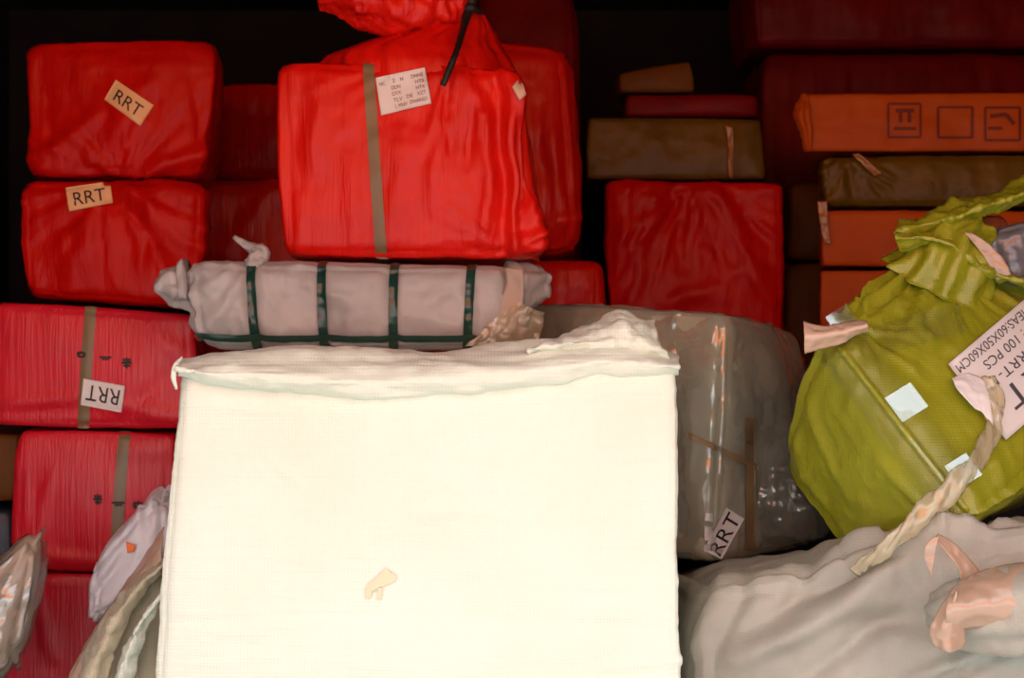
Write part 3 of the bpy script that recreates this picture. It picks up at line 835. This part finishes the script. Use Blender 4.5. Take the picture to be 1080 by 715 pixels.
sheet('tape_tail', [dep([(862, 212), (864, 230), (866, 244), (869, 256)], 3.295), dep([(872, 212), (873, 230), (874, 244), (876, 258)], 3.29)], TAPE_DARK, o_, (8, 24), 0.004, (60, 60, 60), True, 4)
NB = carton([(866, 164), (1150, 160), (1150, 219), (872, 219)], 3.31, 0.36, back=(0.075, 0.36, 0), r=0.022, bulge=0.008, wr=[('f', 0.006, (8, 8, 8), 2), ('r', 0.003, (22, 22, 22), 3)], seed=73,
            lines=[(895, 165, 920, 190, 4, 0.008), (905, 163, 940, 188, 4, 0.007), (885, 165, 890, 205, 4, 0.006)], fans=[(893, 162, 7, 60, 0.010)])
n_ = thing('film_parcel', 'olive parcel with crinkled film end sandwiched under the printed orange carton', 'parcel', NB.base)
NB.build('wrapping', OLIVE, n_, 0.006)
sheet('crinkled_tape', [dep([(898, 163), (908, 172), (922, 186)], 3.29), dep([(906, 162), (917, 171), (930, 183)], 3.285)], TAPE_DARK, n_, (8, 20), 0.004, (70, 70, 70), True, 6)
MB = carton([(850, 98), (1150, 96), (1150, 160), (852, 161)], 3.30, 0.36, back=(0.075, 0.36, 0), r=0.008, bulge=0.004, wr=WR_BOX, seed=74)
m_ = thing('orange_carton', 'orange carton printed with dark red handling symbols, topmost beside the shadowed red bales', 'carton', MB.base, 'cartons stacked behind the green bale')
MB.build('box', CARTON_ORANGE, m_, 0.006)
tube('crinkled_corner', [P(849, 100, 3.30), P(846, 118, 3.295), P(850, 140, 3.295), P(852, 160, 3.30)], [0.006, 0.016, 0.012, 0.006], CARTON_ORANGE, m_, 5, 0.25, 3, 30, 24, namp=0.004, nfreq=60)
def frame(u0, v0, u1, v1, w):
    return [(u0, v0, u1, v0, w), (u1, v0, u1, v1, w), (u0, v1, u1, v1, w), (u0, v0, u0, v1, w)]
Decal(MB, [(935, 106), (974, 106), (974, 148), (935, 148)], (5, 5), 0.004).strokes(frame(0.05, 0.08, 0.92, 0.92, 0.03) + [(0.25, 0.25, 0.75, 0.25, 0.05), (0.38, 0.25, 0.38, 0.55, 0.05), (0.62, 0.25, 0.62, 0.55, 0.05), (0.2, 0.7, 0.8, 0.7, 0.04)], INK_RED, m_, 'printed_symbol', 0)
Decal(MB, [(986, 108), (1030, 108), (1030, 150), (986, 150)], (5, 5), 0.004).strokes(frame(0.08, 0.12, 0.9, 0.88, 0.03), INK_RED, m_, 'printed_symbol', 0)
Decal(MB, [(1036, 110), (1078, 110), (1078, 152), (1036, 152)], (5, 5), 0.004).strokes(frame(0.08, 0.08, 0.95, 0.9, 0.03) + [(0.2, 0.3, 0.6, 0.25, 0.05), (0.6, 0.25, 0.8, 0.5, 0.05), (0.15, 0.6, 0.5, 0.6, 0.04)], INK_RED, m_, 'printed_symbol', 0)
QB1 = carton([(836, 192), (905, 192), (905, 278), (834, 278)], 3.74, 0.28, r=0.02, bulge=0.008, wr=WR_RED, seed=75)
QB1.C[:, :, 0, 2] = 0.985; QB1.base[2] = 0.985
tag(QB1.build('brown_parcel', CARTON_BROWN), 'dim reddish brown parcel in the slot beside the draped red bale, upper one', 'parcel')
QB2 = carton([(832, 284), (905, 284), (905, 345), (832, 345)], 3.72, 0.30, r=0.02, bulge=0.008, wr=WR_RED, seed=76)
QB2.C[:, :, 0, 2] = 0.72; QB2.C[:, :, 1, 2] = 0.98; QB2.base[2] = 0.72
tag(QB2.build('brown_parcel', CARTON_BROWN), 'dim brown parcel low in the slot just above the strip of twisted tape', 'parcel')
N1 = carton([(804, 52), (1200, 52), (1200, 170), (806, 170)], 4.05, 0.4, r=0.03, bulge=0.01, wr=WR_RED, seed=77)
N1.C[:, :, 0, 2] = 0.72; N1.base[2] = 0.72
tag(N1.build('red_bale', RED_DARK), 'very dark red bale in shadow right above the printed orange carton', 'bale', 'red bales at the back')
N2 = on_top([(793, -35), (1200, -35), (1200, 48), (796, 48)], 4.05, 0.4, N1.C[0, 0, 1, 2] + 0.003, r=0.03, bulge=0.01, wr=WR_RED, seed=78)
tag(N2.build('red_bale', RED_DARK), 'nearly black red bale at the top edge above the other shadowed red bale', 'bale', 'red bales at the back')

# ------------------------------------------------------------------ grey carton wrapped in film
nt_, nb_ = P(766, 327, 2.68), P(752, 604, 2.68)
rt_, rb_ = P(845, 350, 2.95), P(884, 570, 2.95)
lt_, lb_ = P(546, 317, 3.03), P(546, 560, 3.03)
lb_[2] = nb_[2] = 0.412; rb_[2] = 0.425
bt_, bb_ = lt_ + rt_ - nt_, lb_ + rb_ - nb_
SCN = [[[lb_, lt_], [bb_, bt_]], [[nb_, nt_], [rb_, rt_]]]
SB = Bale(SCN, r=0.03, bulge=0.01, wr=[('f', 0.006, (8, 8, 8), 2), ('r', 0.002, (14, 14, 14), 2)], seed=81)
s_ = thing('film_wrapped_carton', 'grey carton wrapped in shiny clear film, wedged between the cream and green bales', 'carton', SB.base)
SB.build('box', CARTON_GREY, s_)
SF = Bale(SCN, r=0.032, bulge=0.02, wr=[('f', 0.007, (9, 9, 9), 2), ('r', 0.009, (17, 17, 14), 4)], seed=82,
          lines=[(735, 380, 738, 560, 10, 0.008), (790, 340, 800, 560, 8, -0.006), (810, 350, 825, 520, 8, 0.01)])
SF.build('film', FILM, s_, 0.006)
Decal(SF, [(786, 440), (796, 440), (797, 580), (787, 580)], (3, 20), 0.003).build('brown_tape', BROWN_TAPE, s_)
Decal(SF, [(724, 455), (800, 490), (800, 497), (724, 461)], (14, 3), 0.003).build('brown_tape', BROWN_TAPE, s_)
sheet('loose_film', [dep([(800, 560), (815, 566), (835, 568), (862, 566)], 2.76), dep([(800, 530), (818, 528), (840, 535), (858, 545)], 2.72), dep([(805, 495), (822, 490), (838, 500), (850, 515)], 2.74), dep([(808, 460), (822, 455), (836, 462), (846, 480)], 2.82)],
      FILM, s_, (60, 60), 0.012, (26, 26, 26), True, 21, 0.0)
d_ = Decal(SF, [(742, 580), (766, 535), (785, 547), (761, 590)], (6, 5), 0.004)
lab = d_.build('label', PAPER, s_)
lab['label'] = 'white sticker printed RRT, turned on its side'
d_.text([('RRT', 0.04, 0.88, 0.70, 0.92)], INK, lab)
for q in ([(744, 541), (752, 541), (752, 550), (743, 549)], [(743, 554), (752, 556), (752, 570), (743, 570)], [(743, 574), (750, 574), (749, 582), (743, 582)]):
    Decal(SF, q, (3, 3), 0.004).build('sticker_scrap', PAPER, s_)

# ------------------------------------------------------------------ beige sack under the green bale
V_ = Bale([[[(0.27, 2.30, 0.0), (0.275, 2.34, 0.432)], [(0.27, 3.05, 0.0), (0.27, 3.05, 0.35)]], [[(1.0, 1.98, 0.0), (1.0, 2.02, 0.635)], [(1.0, 2.9, 0.0), (1.0, 2.9, 0.34)]]],
          r=0.07, bulge=0.02, wr=[('f', 0.020, (5, 5, 5), 2), ('r', 0.009, (8, 8, 8), 4)], seed=91,
          lines=[(885, 590, 930, 572, 24, 0.045), (930, 572, 1010, 560, 22, 0.03), (780, 695, 985, 585, 14, 0.034), (800, 660, 960, 570, 14, -0.020), (830, 640, 860, 590, 10, -0.014), (985, 580, 1080, 545, 12, 0.022), (1000, 560, 1080, 530, 8, -0.016), (740, 690, 765, 610, 8, 0.014), (760, 690, 790, 610, 7, -0.012), (900, 660, 990, 650, 14, -0.022), (850, 712, 960, 640, 10, -0.016), (960, 712, 1040, 690, 8, 0.02), (985, 715, 1060, 685, 6, -0.02)],
          fans=[(1000, 650, 6, 80, 0.008)], flat=0)
v = thing('woven_sack', 'slumped beige woven sack tied off with peach tape, carrying the green bale', 'sack', V_.base)
vbag = V_.build('bag', SACK, v, 0.007)

# ------------------------------------------------------------------ green bale
a1, a4 = P(863, 338, 2.36), P(1036, 560, 2.16)
b1, a2 = P(824, 487, 2.53), P(1030, 215, 2.62)
b4 = np.array([0.515, 2.42, 0.462]); a3 = a2 + (a4 - a1); c1 = a2 + b1 - a1; c4 = np.array([0.98, 2.66, 0.55])
U = Bale([[[b1, a1], [c1, a2]], [[b4, a4], [c4, a3]]], r=0.04, bulge=0.016, seed=101,
         wr=[('f', 0.008, (7, 7, 7), 2), ('r', 0.003, (16, 16, 16), 3)],
         lines=[(835, 450, 870, 540, 5, 0.004), (850, 420, 900, 520, 5, 0.004), (930, 480, 1010, 560, 6, 0.006), (900, 330, 960, 270, 5, -0.007), (915, 325, 970, 285, 4, 0.008), (925, 330, 985, 280, 4, -0.007),
                (985, 330, 960, 345, 5, 0.006), (970, 330, 985, 370, 5, -0.006), (960, 350, 1000, 380, 6, 0.005), (1000, 520, 1080, 470, 10, 0.006)],
         fans=[(985, 272, 6, 100, 0.014), (905, 350, 5, 60, 0.008)], flat=0)
u = thing('green_bale', 'lime green woven bale tipped on its edge with a large white printed label', 'bale', U.base)
U.build('wrapping', GREEN, u, 0.005)
def sag(obj, bale, over, gap=0.022):
    """press a soft bag down where another thing lies on it"""
    t = over.bvh()
    for i in range(len(bale.V)):
        x, y, z = bale.V[i]
        hit = t.ray_cast(Vector((x, y, -0.5)), Vector((0, 0, 1)))[0]
        if hit is not None and z > hit[2] - gap:
            bale.V[i, 2] = hit[2] - gap
            obj.data.vertices[i].co.z = bale.V[i, 2] - bale.base[2]
    obj.data.update()
    bale._bvh = None
sag(vbag, V_, U)
# label: its own upright points to the lower right of the picture
d_ = Decal(U, [(1148, 390), (1061, 464), (1000, 384), (1087, 310)], (8, 7), 0.010)
lab = d_.build('label', PAPER, u)
lab['label'] = 'white paper label printed RRT with number, quantity and measure lines'
d_.text([('RRT', 0.10, 0.42, 0.26, 0.66), ('NO:RRT-11', 0.10, 0.60, 0.11, 0.72), ('QTY: 100 PCS', 0.02, 0.78, 0.105, 0.72), ('MEAS:60X50X60CM', 0.10, 0.94, 0.10, 0.86)], INK_GREY, lab)
FT = lambda pts, o: [U.hit(a_, b_y, o) for a_, b_y in pts]
sheet('torn_label_flap', [FT([(1004, 400), (1020, 394), (1036, 400)], 0.014), FT([(1010, 412), (1026, 409), (1043, 420)], 0.022), FT([(1028, 432), (1036, 436), (1047, 450)], 0.018)], PAPER, u, (20, 20), 0.003, (40, 40, 40), True, 3)
# mouth: lips of the open bag and what shows inside
sheet('bag_lip', [dep([(946, 257), (975, 248), (1005, 244), (1035, 232), (1080, 216), (1130, 205)], 2.47), dep([(943, 244), (970, 236), (1005, 228), (1035, 217), (1080, 203), (1130, 195)], 2.44),
                  dep([(948, 233), (972, 227), (1005, 212), (1030, 205), (1080, 189), (1130, 182)], 2.50), dep([(960, 240), (985, 235), (1010, 220), (1040, 214), (1080, 200), (1130, 195)], 2.58)], GREEN, u, (36, 90), 0.010, (26, 26, 26), True, 7, 0.002, 0.003, 70)
sheet('bag_lip', [dep([(950, 268), (975, 262), (1000, 268), (1030, 290), (1080, 306), (1130, 310)], 2.44), dep([(944, 250), (975, 250), (1005, 258), (1040, 284), (1080, 296), (1130, 300)], 2.41),
                  dep([(948, 243), (978, 244), (1010, 252), (1042, 278), (1080, 290), (1130, 292)], 2.46), dep([(955, 255), (980, 255), (1010, 262), (1045, 288), (1080, 298), (1130, 300)], 2.54)], GREEN, u, (36, 90), 0.008, (26, 26, 26), True, 17, 0.002, 0.003, 70)
tube('gathered_neck', [P(990, 300, 2.50), P(1000, 280, 2.49), P(1005, 262, 2.50), P(1012, 248, 2.52)], [0.09, 0.075, 0.06, 0.055], GREEN, u, 11, 0.10, 3, 40, 100, namp=0.006, nfreq=30)
sheet('brown_tape', [dep([(1017, 245), (1032, 262), (1046, 285), (1052, 296)], 2.42), dep([(1026, 246), (1044, 258), (1060, 275), (1066, 290)], 2.42)], PEACH, u, (10, 30), 0.003, (40, 40, 40), True, 4)
CI = box_bale([(1040, 240), (1120, 225), (1120, 310), (1052, 300)], 2.47, 0.10, r=0.03, bulge=0.01, wr=[('r', 0.008, (26, 26, 26), 3)], seed=111)
CI.build('contents', GREY_PACK, u, 0.004)
CI2 = box_bale([(1010, 232), (1060, 222), (1070, 262), (1015, 262)], 2.53, 0.06, r=0.02, bulge=0.006, wr=[('r', 0.004, (26, 26, 26), 3)], seed=112)
CI2.build('contents', RUST, u, 0.005)
# tapes and film
sheet('twisted_tape', [dep([(847, 340), (862, 345), (880, 343), (900, 340), (914, 340)], 2.33), dep([(848, 355), (866, 354), (885, 351), (902, 346), (915, 343)], 2.31), dep([(848, 372), (868, 366), (888, 361), (905, 352), (916, 347)], 2.325)], TAN, u, (16, 40), 0.003, (60, 60, 60), True, 5)
Decal(U, [(846, 356), (888, 322), (1024, 492), (982, 528)], (14, 28), 0.005).build('clear_tape', FILM_CLEAR, u, 0)
Decal(U, [(918, 345), (1010, 320), (1020, 350), (930, 375)], (12, 6), 0.005).build('clear_tape', FILM_CLEAR, u, 0)
def glint_patch(x, y, w, h):
    # added tape patch standing for a glint, tipped to mirror the sky
    c0 = U.hit(x, y, 0.008)
    nn = np.array([-0.186, -0.92, 0.345]); nn /= np.linalg.norm(nn)
    tt = a4 - a1; tt = tt - nn * (tt @ nn); tt /= np.linalg.norm(tt)
    ww = np.cross(nn, tt)
    rows = [[c0 + tt * (i * h) + ww * (j * w) - nn * 0.0006 * (j * j * 4) for j in (-0.5, -0.17, 0.17, 0.5)] for i in (-0.5, -0.17, 0.17, 0.5)]
    return sheet('tape_glint', rows, FILM_GLOSS, u, (12, 12), 0.0003, (40, 40, 40), False, 3, 0.0)
for q in ((890, 340, 0.036, 0.045), (956, 424, 0.044, 0.044), (1016, 496, 0.036, 0.038)):
    glint_patch(*q)
tp = []
for (x, y, o) in [(1040, 398, 0.02), (1047, 420, 0.016), (1047, 450, 0.014), (1036, 478, 0.012), (1010, 508, 0.016), (985, 532, 0.045), (955, 560, 0.048), (925, 586, 0.036), (902, 603, 0.022)]:
    hu, hv = U.hit(x, y, o), V_.hit(x, y, o)
    tp.append(hu if (hu[1] < hv[1] or y < 500) else hv)
tube('film_tail', tp, [0.010, 0.014, 0.012, 0.010, 0.016, 0.013, 0.011, 0.009, 0.006], FILM_WARM, u, 3, 0.45, 4, 90, 24, flat=0.6, twist=14, namp=0.003, nfreq=60)

# sack neck with peach tape
tube('gathered_neck', [P(992, 648, 2.16), P(1020, 648, 2.12), P(1060, 645, 2.09), P(1110, 640, 2.06), P(1150, 636, 2.05)], [0.03, 0.050, 0.058, 0.060, 0.07], SACK, v, 8, 0.08, 4, 50, 60, namp=0.004, nfreq=30)
sheet('peach_tape', [dep([(1000, 668), (1040, 662), (1080, 664), (1130, 662)], 2.045), dep([(998, 645), (1040, 640), (1080, 640), (1130, 636)], 2.025), dep([(1002, 622), (1040, 612), (1080, 604), (1130, 598)], 2.05), dep([(1010, 612), (1040, 600), (1080, 592), (1130, 588)], 2.09)],
      PEACH, v, (30, 50), 0.003, (30, 30, 30), True, 4)
sheet('tape_tail', [dep([(1010, 626), (1012, 605), (996, 582), (984, 568)], 2.10), dep([(1036, 606), (1024, 592), (1006, 574), (988, 564)], 2.11)], PEACH, v, (10, 40), 0.002, (40, 40, 40), True, 5)
sheet('tape_tail', [dep([(984, 566), (976, 576), (974, 586)], 2.10), dep([(990, 566), (986, 585), (983, 610)], 2.095)], PEACH, v, (10, 24), 0.002, (40, 40, 40), True, 6)
sheet('tape_tail', [dep([(1006, 620), (990, 640), (980, 665), (984, 682)], 2.045), dep([(1009, 624), (1004, 645), (1000, 668), (1000, 688)], 2.03), dep([(1012, 624), (1016, 650), (1020, 672), (1016, 684)], 2.045)], PEACH, v, (16, 40), 0.003, (40, 40, 40), True, 7)

# ------------------------------------------------------------------ lower left: bags and sack beside the cream bale
XB = Bale([[[(-0.70, 2.45, 0), P(88, 674, 2.47)], [(-0.75, 2.85, 0), P(92, 700, 2.85)]], [[(-0.545, 2.45, 0), P(172, 602, 2.47)], [(-0.545, 2.85, 0), P(205, 650, 2.85)]]],
          r=0.03, bulge=0.01, wr=[('f', 0.012, (8, 8, 8), 2), ('r', 0.006, (14, 14, 14), 3)], seed=121, flat=0)
x_ = thing('woven_sack', 'old cream woven sack with rolled-down rim squeezed against the cream bale', 'sack', XB.base)
XB.build('bag', SACK_OLIVE, x_)
sheet('tan_tape', [dep([(76, 722), (100, 690), (130, 640), (170, 590)], 2.50), dep([(70, 715), (98, 675), (128, 630), (170, 570)], 2.52), dep([(88, 680), (108, 650), (135, 610), (172, 555)], 2.56)], TAN, x_, (20, 50), 0.003, (30, 30, 30), True, 3)
sheet('rolled_rim', [dep([(110, 740), (122, 690), (146, 640), (172, 606)], 2.42), dep([(88, 730), (108, 680), (136, 630), (172, 596)], 2.39), dep([(78, 725), (98, 672), (130, 622), (172, 588)], 2.43), dep([(84, 715), (102, 670), (134, 625), (172, 592)], 2.48)], SACK_OLIVE, x_, (30, 60), 0.006, (30, 30, 30), True, 8, 0.003)
sheet('rolled_rim', [dep([(140, 745), (146, 700), (158, 660), (172, 632)], 2.40), dep([(120, 735), (132, 690), (148, 655), (172, 625)], 2.38), dep([(116, 725), (130, 684), (150, 648), (172, 620)], 2.43)], CREAM, x_, (24, 50), 0.005, (30, 30, 30), True, 18, 0.003)
WB = Bale([[[P(96, 662, 2.66), P(92, 600, 2.66)], [P(100, 660, 2.84), P(110, 590, 2.84)]], [[P(182, 600, 2.66), P(176, 508, 2.66)], [P(200, 600, 2.84), P(190, 515, 2.84)]]],
          r=0.05, bulge=0.012, wr=[('f', 0.016, (9, 9, 9), 2), ('r', 0.008, (18, 18, 18), 3)], seed=131,
          lines=[(95, 640, 130, 590, 6, -0.012), (110, 650, 165, 585, 8, 0.008), (125, 560, 165, 530, 10, 0.010), (150, 530, 155, 560, 5, -0.008)], flat=0)
w_ = thing('plastic_bag', 'crumpled white plastic bag with an orange scrap, lying beside the cream bale', 'bag', WB.base)
WB.build('bag', WHITE_BAG, w_, 0.005)
Decal(WB, [(133, 571), (143, 575), (141, 582), (134, 583)], (3, 3), 0.006).build('orange_scrap', ORANGE_TAG, w_)
YB = Bale([[[P(-40, 705, 2.6), P(-40, 632, 2.6)], [P(-40, 705, 2.75), P(-40, 630, 2.75)]], [[P(18, 700, 2.6), P(44, 560, 2.6)], [P(20, 700, 2.75), P(46, 560, 2.75)]]],
          r=0.045, bulge=0.012, wr=[('f', 0.014, (10, 10, 10), 2), ('r', 0.008, (20, 20, 20), 3)], seed=141, flat=0)
for j in (0, 1):
    for i in (0, 1):
        pass
y_ = thing('clear_bag', 'small clear plastic bag with pinkish tan contents at the frame edge', 'bag', YB.base)
YB.build('contents', TAPE_DULL, y_, 0.006)
YF = Bale(YB.C, r=0.045, bulge=0.022, wr=[('f', 0.014, (10, 10, 10), 2), ('r', 0.010, (24, 24, 24), 3)], seed=142, flat=0)
YF.build('film', FILM, y_, 0.006)
ZB = box_bale([(-60, 456), (21, 456), (14, 530), (-60, 530)], 3.06, 0.3, r=0.012, bulge=0.006, wr=WR_BOX, seed=151)
tag(ZB.build('brown_carton', CARTON_BROWN), 'brown carton corner showing at the frame edge beside the red stack', 'carton')
ZD = box_bale([(-60, 534), (14, 534), (10, 700), (-60, 700)], 3.08, 0.3, r=0.02, bulge=0.008, wr=WR_RED, seed=152)
ZD.C[:, :, 0, 2] = 0.0; ZD.base[2] = 0
tag(ZD.build('dark_blue_bale', DARK_BLUE), 'blackish blue bale under the brown carton at the frame edge', 'bale')

for o in bpy.data.objects:
    if '_b' in o:
        del o['_b']
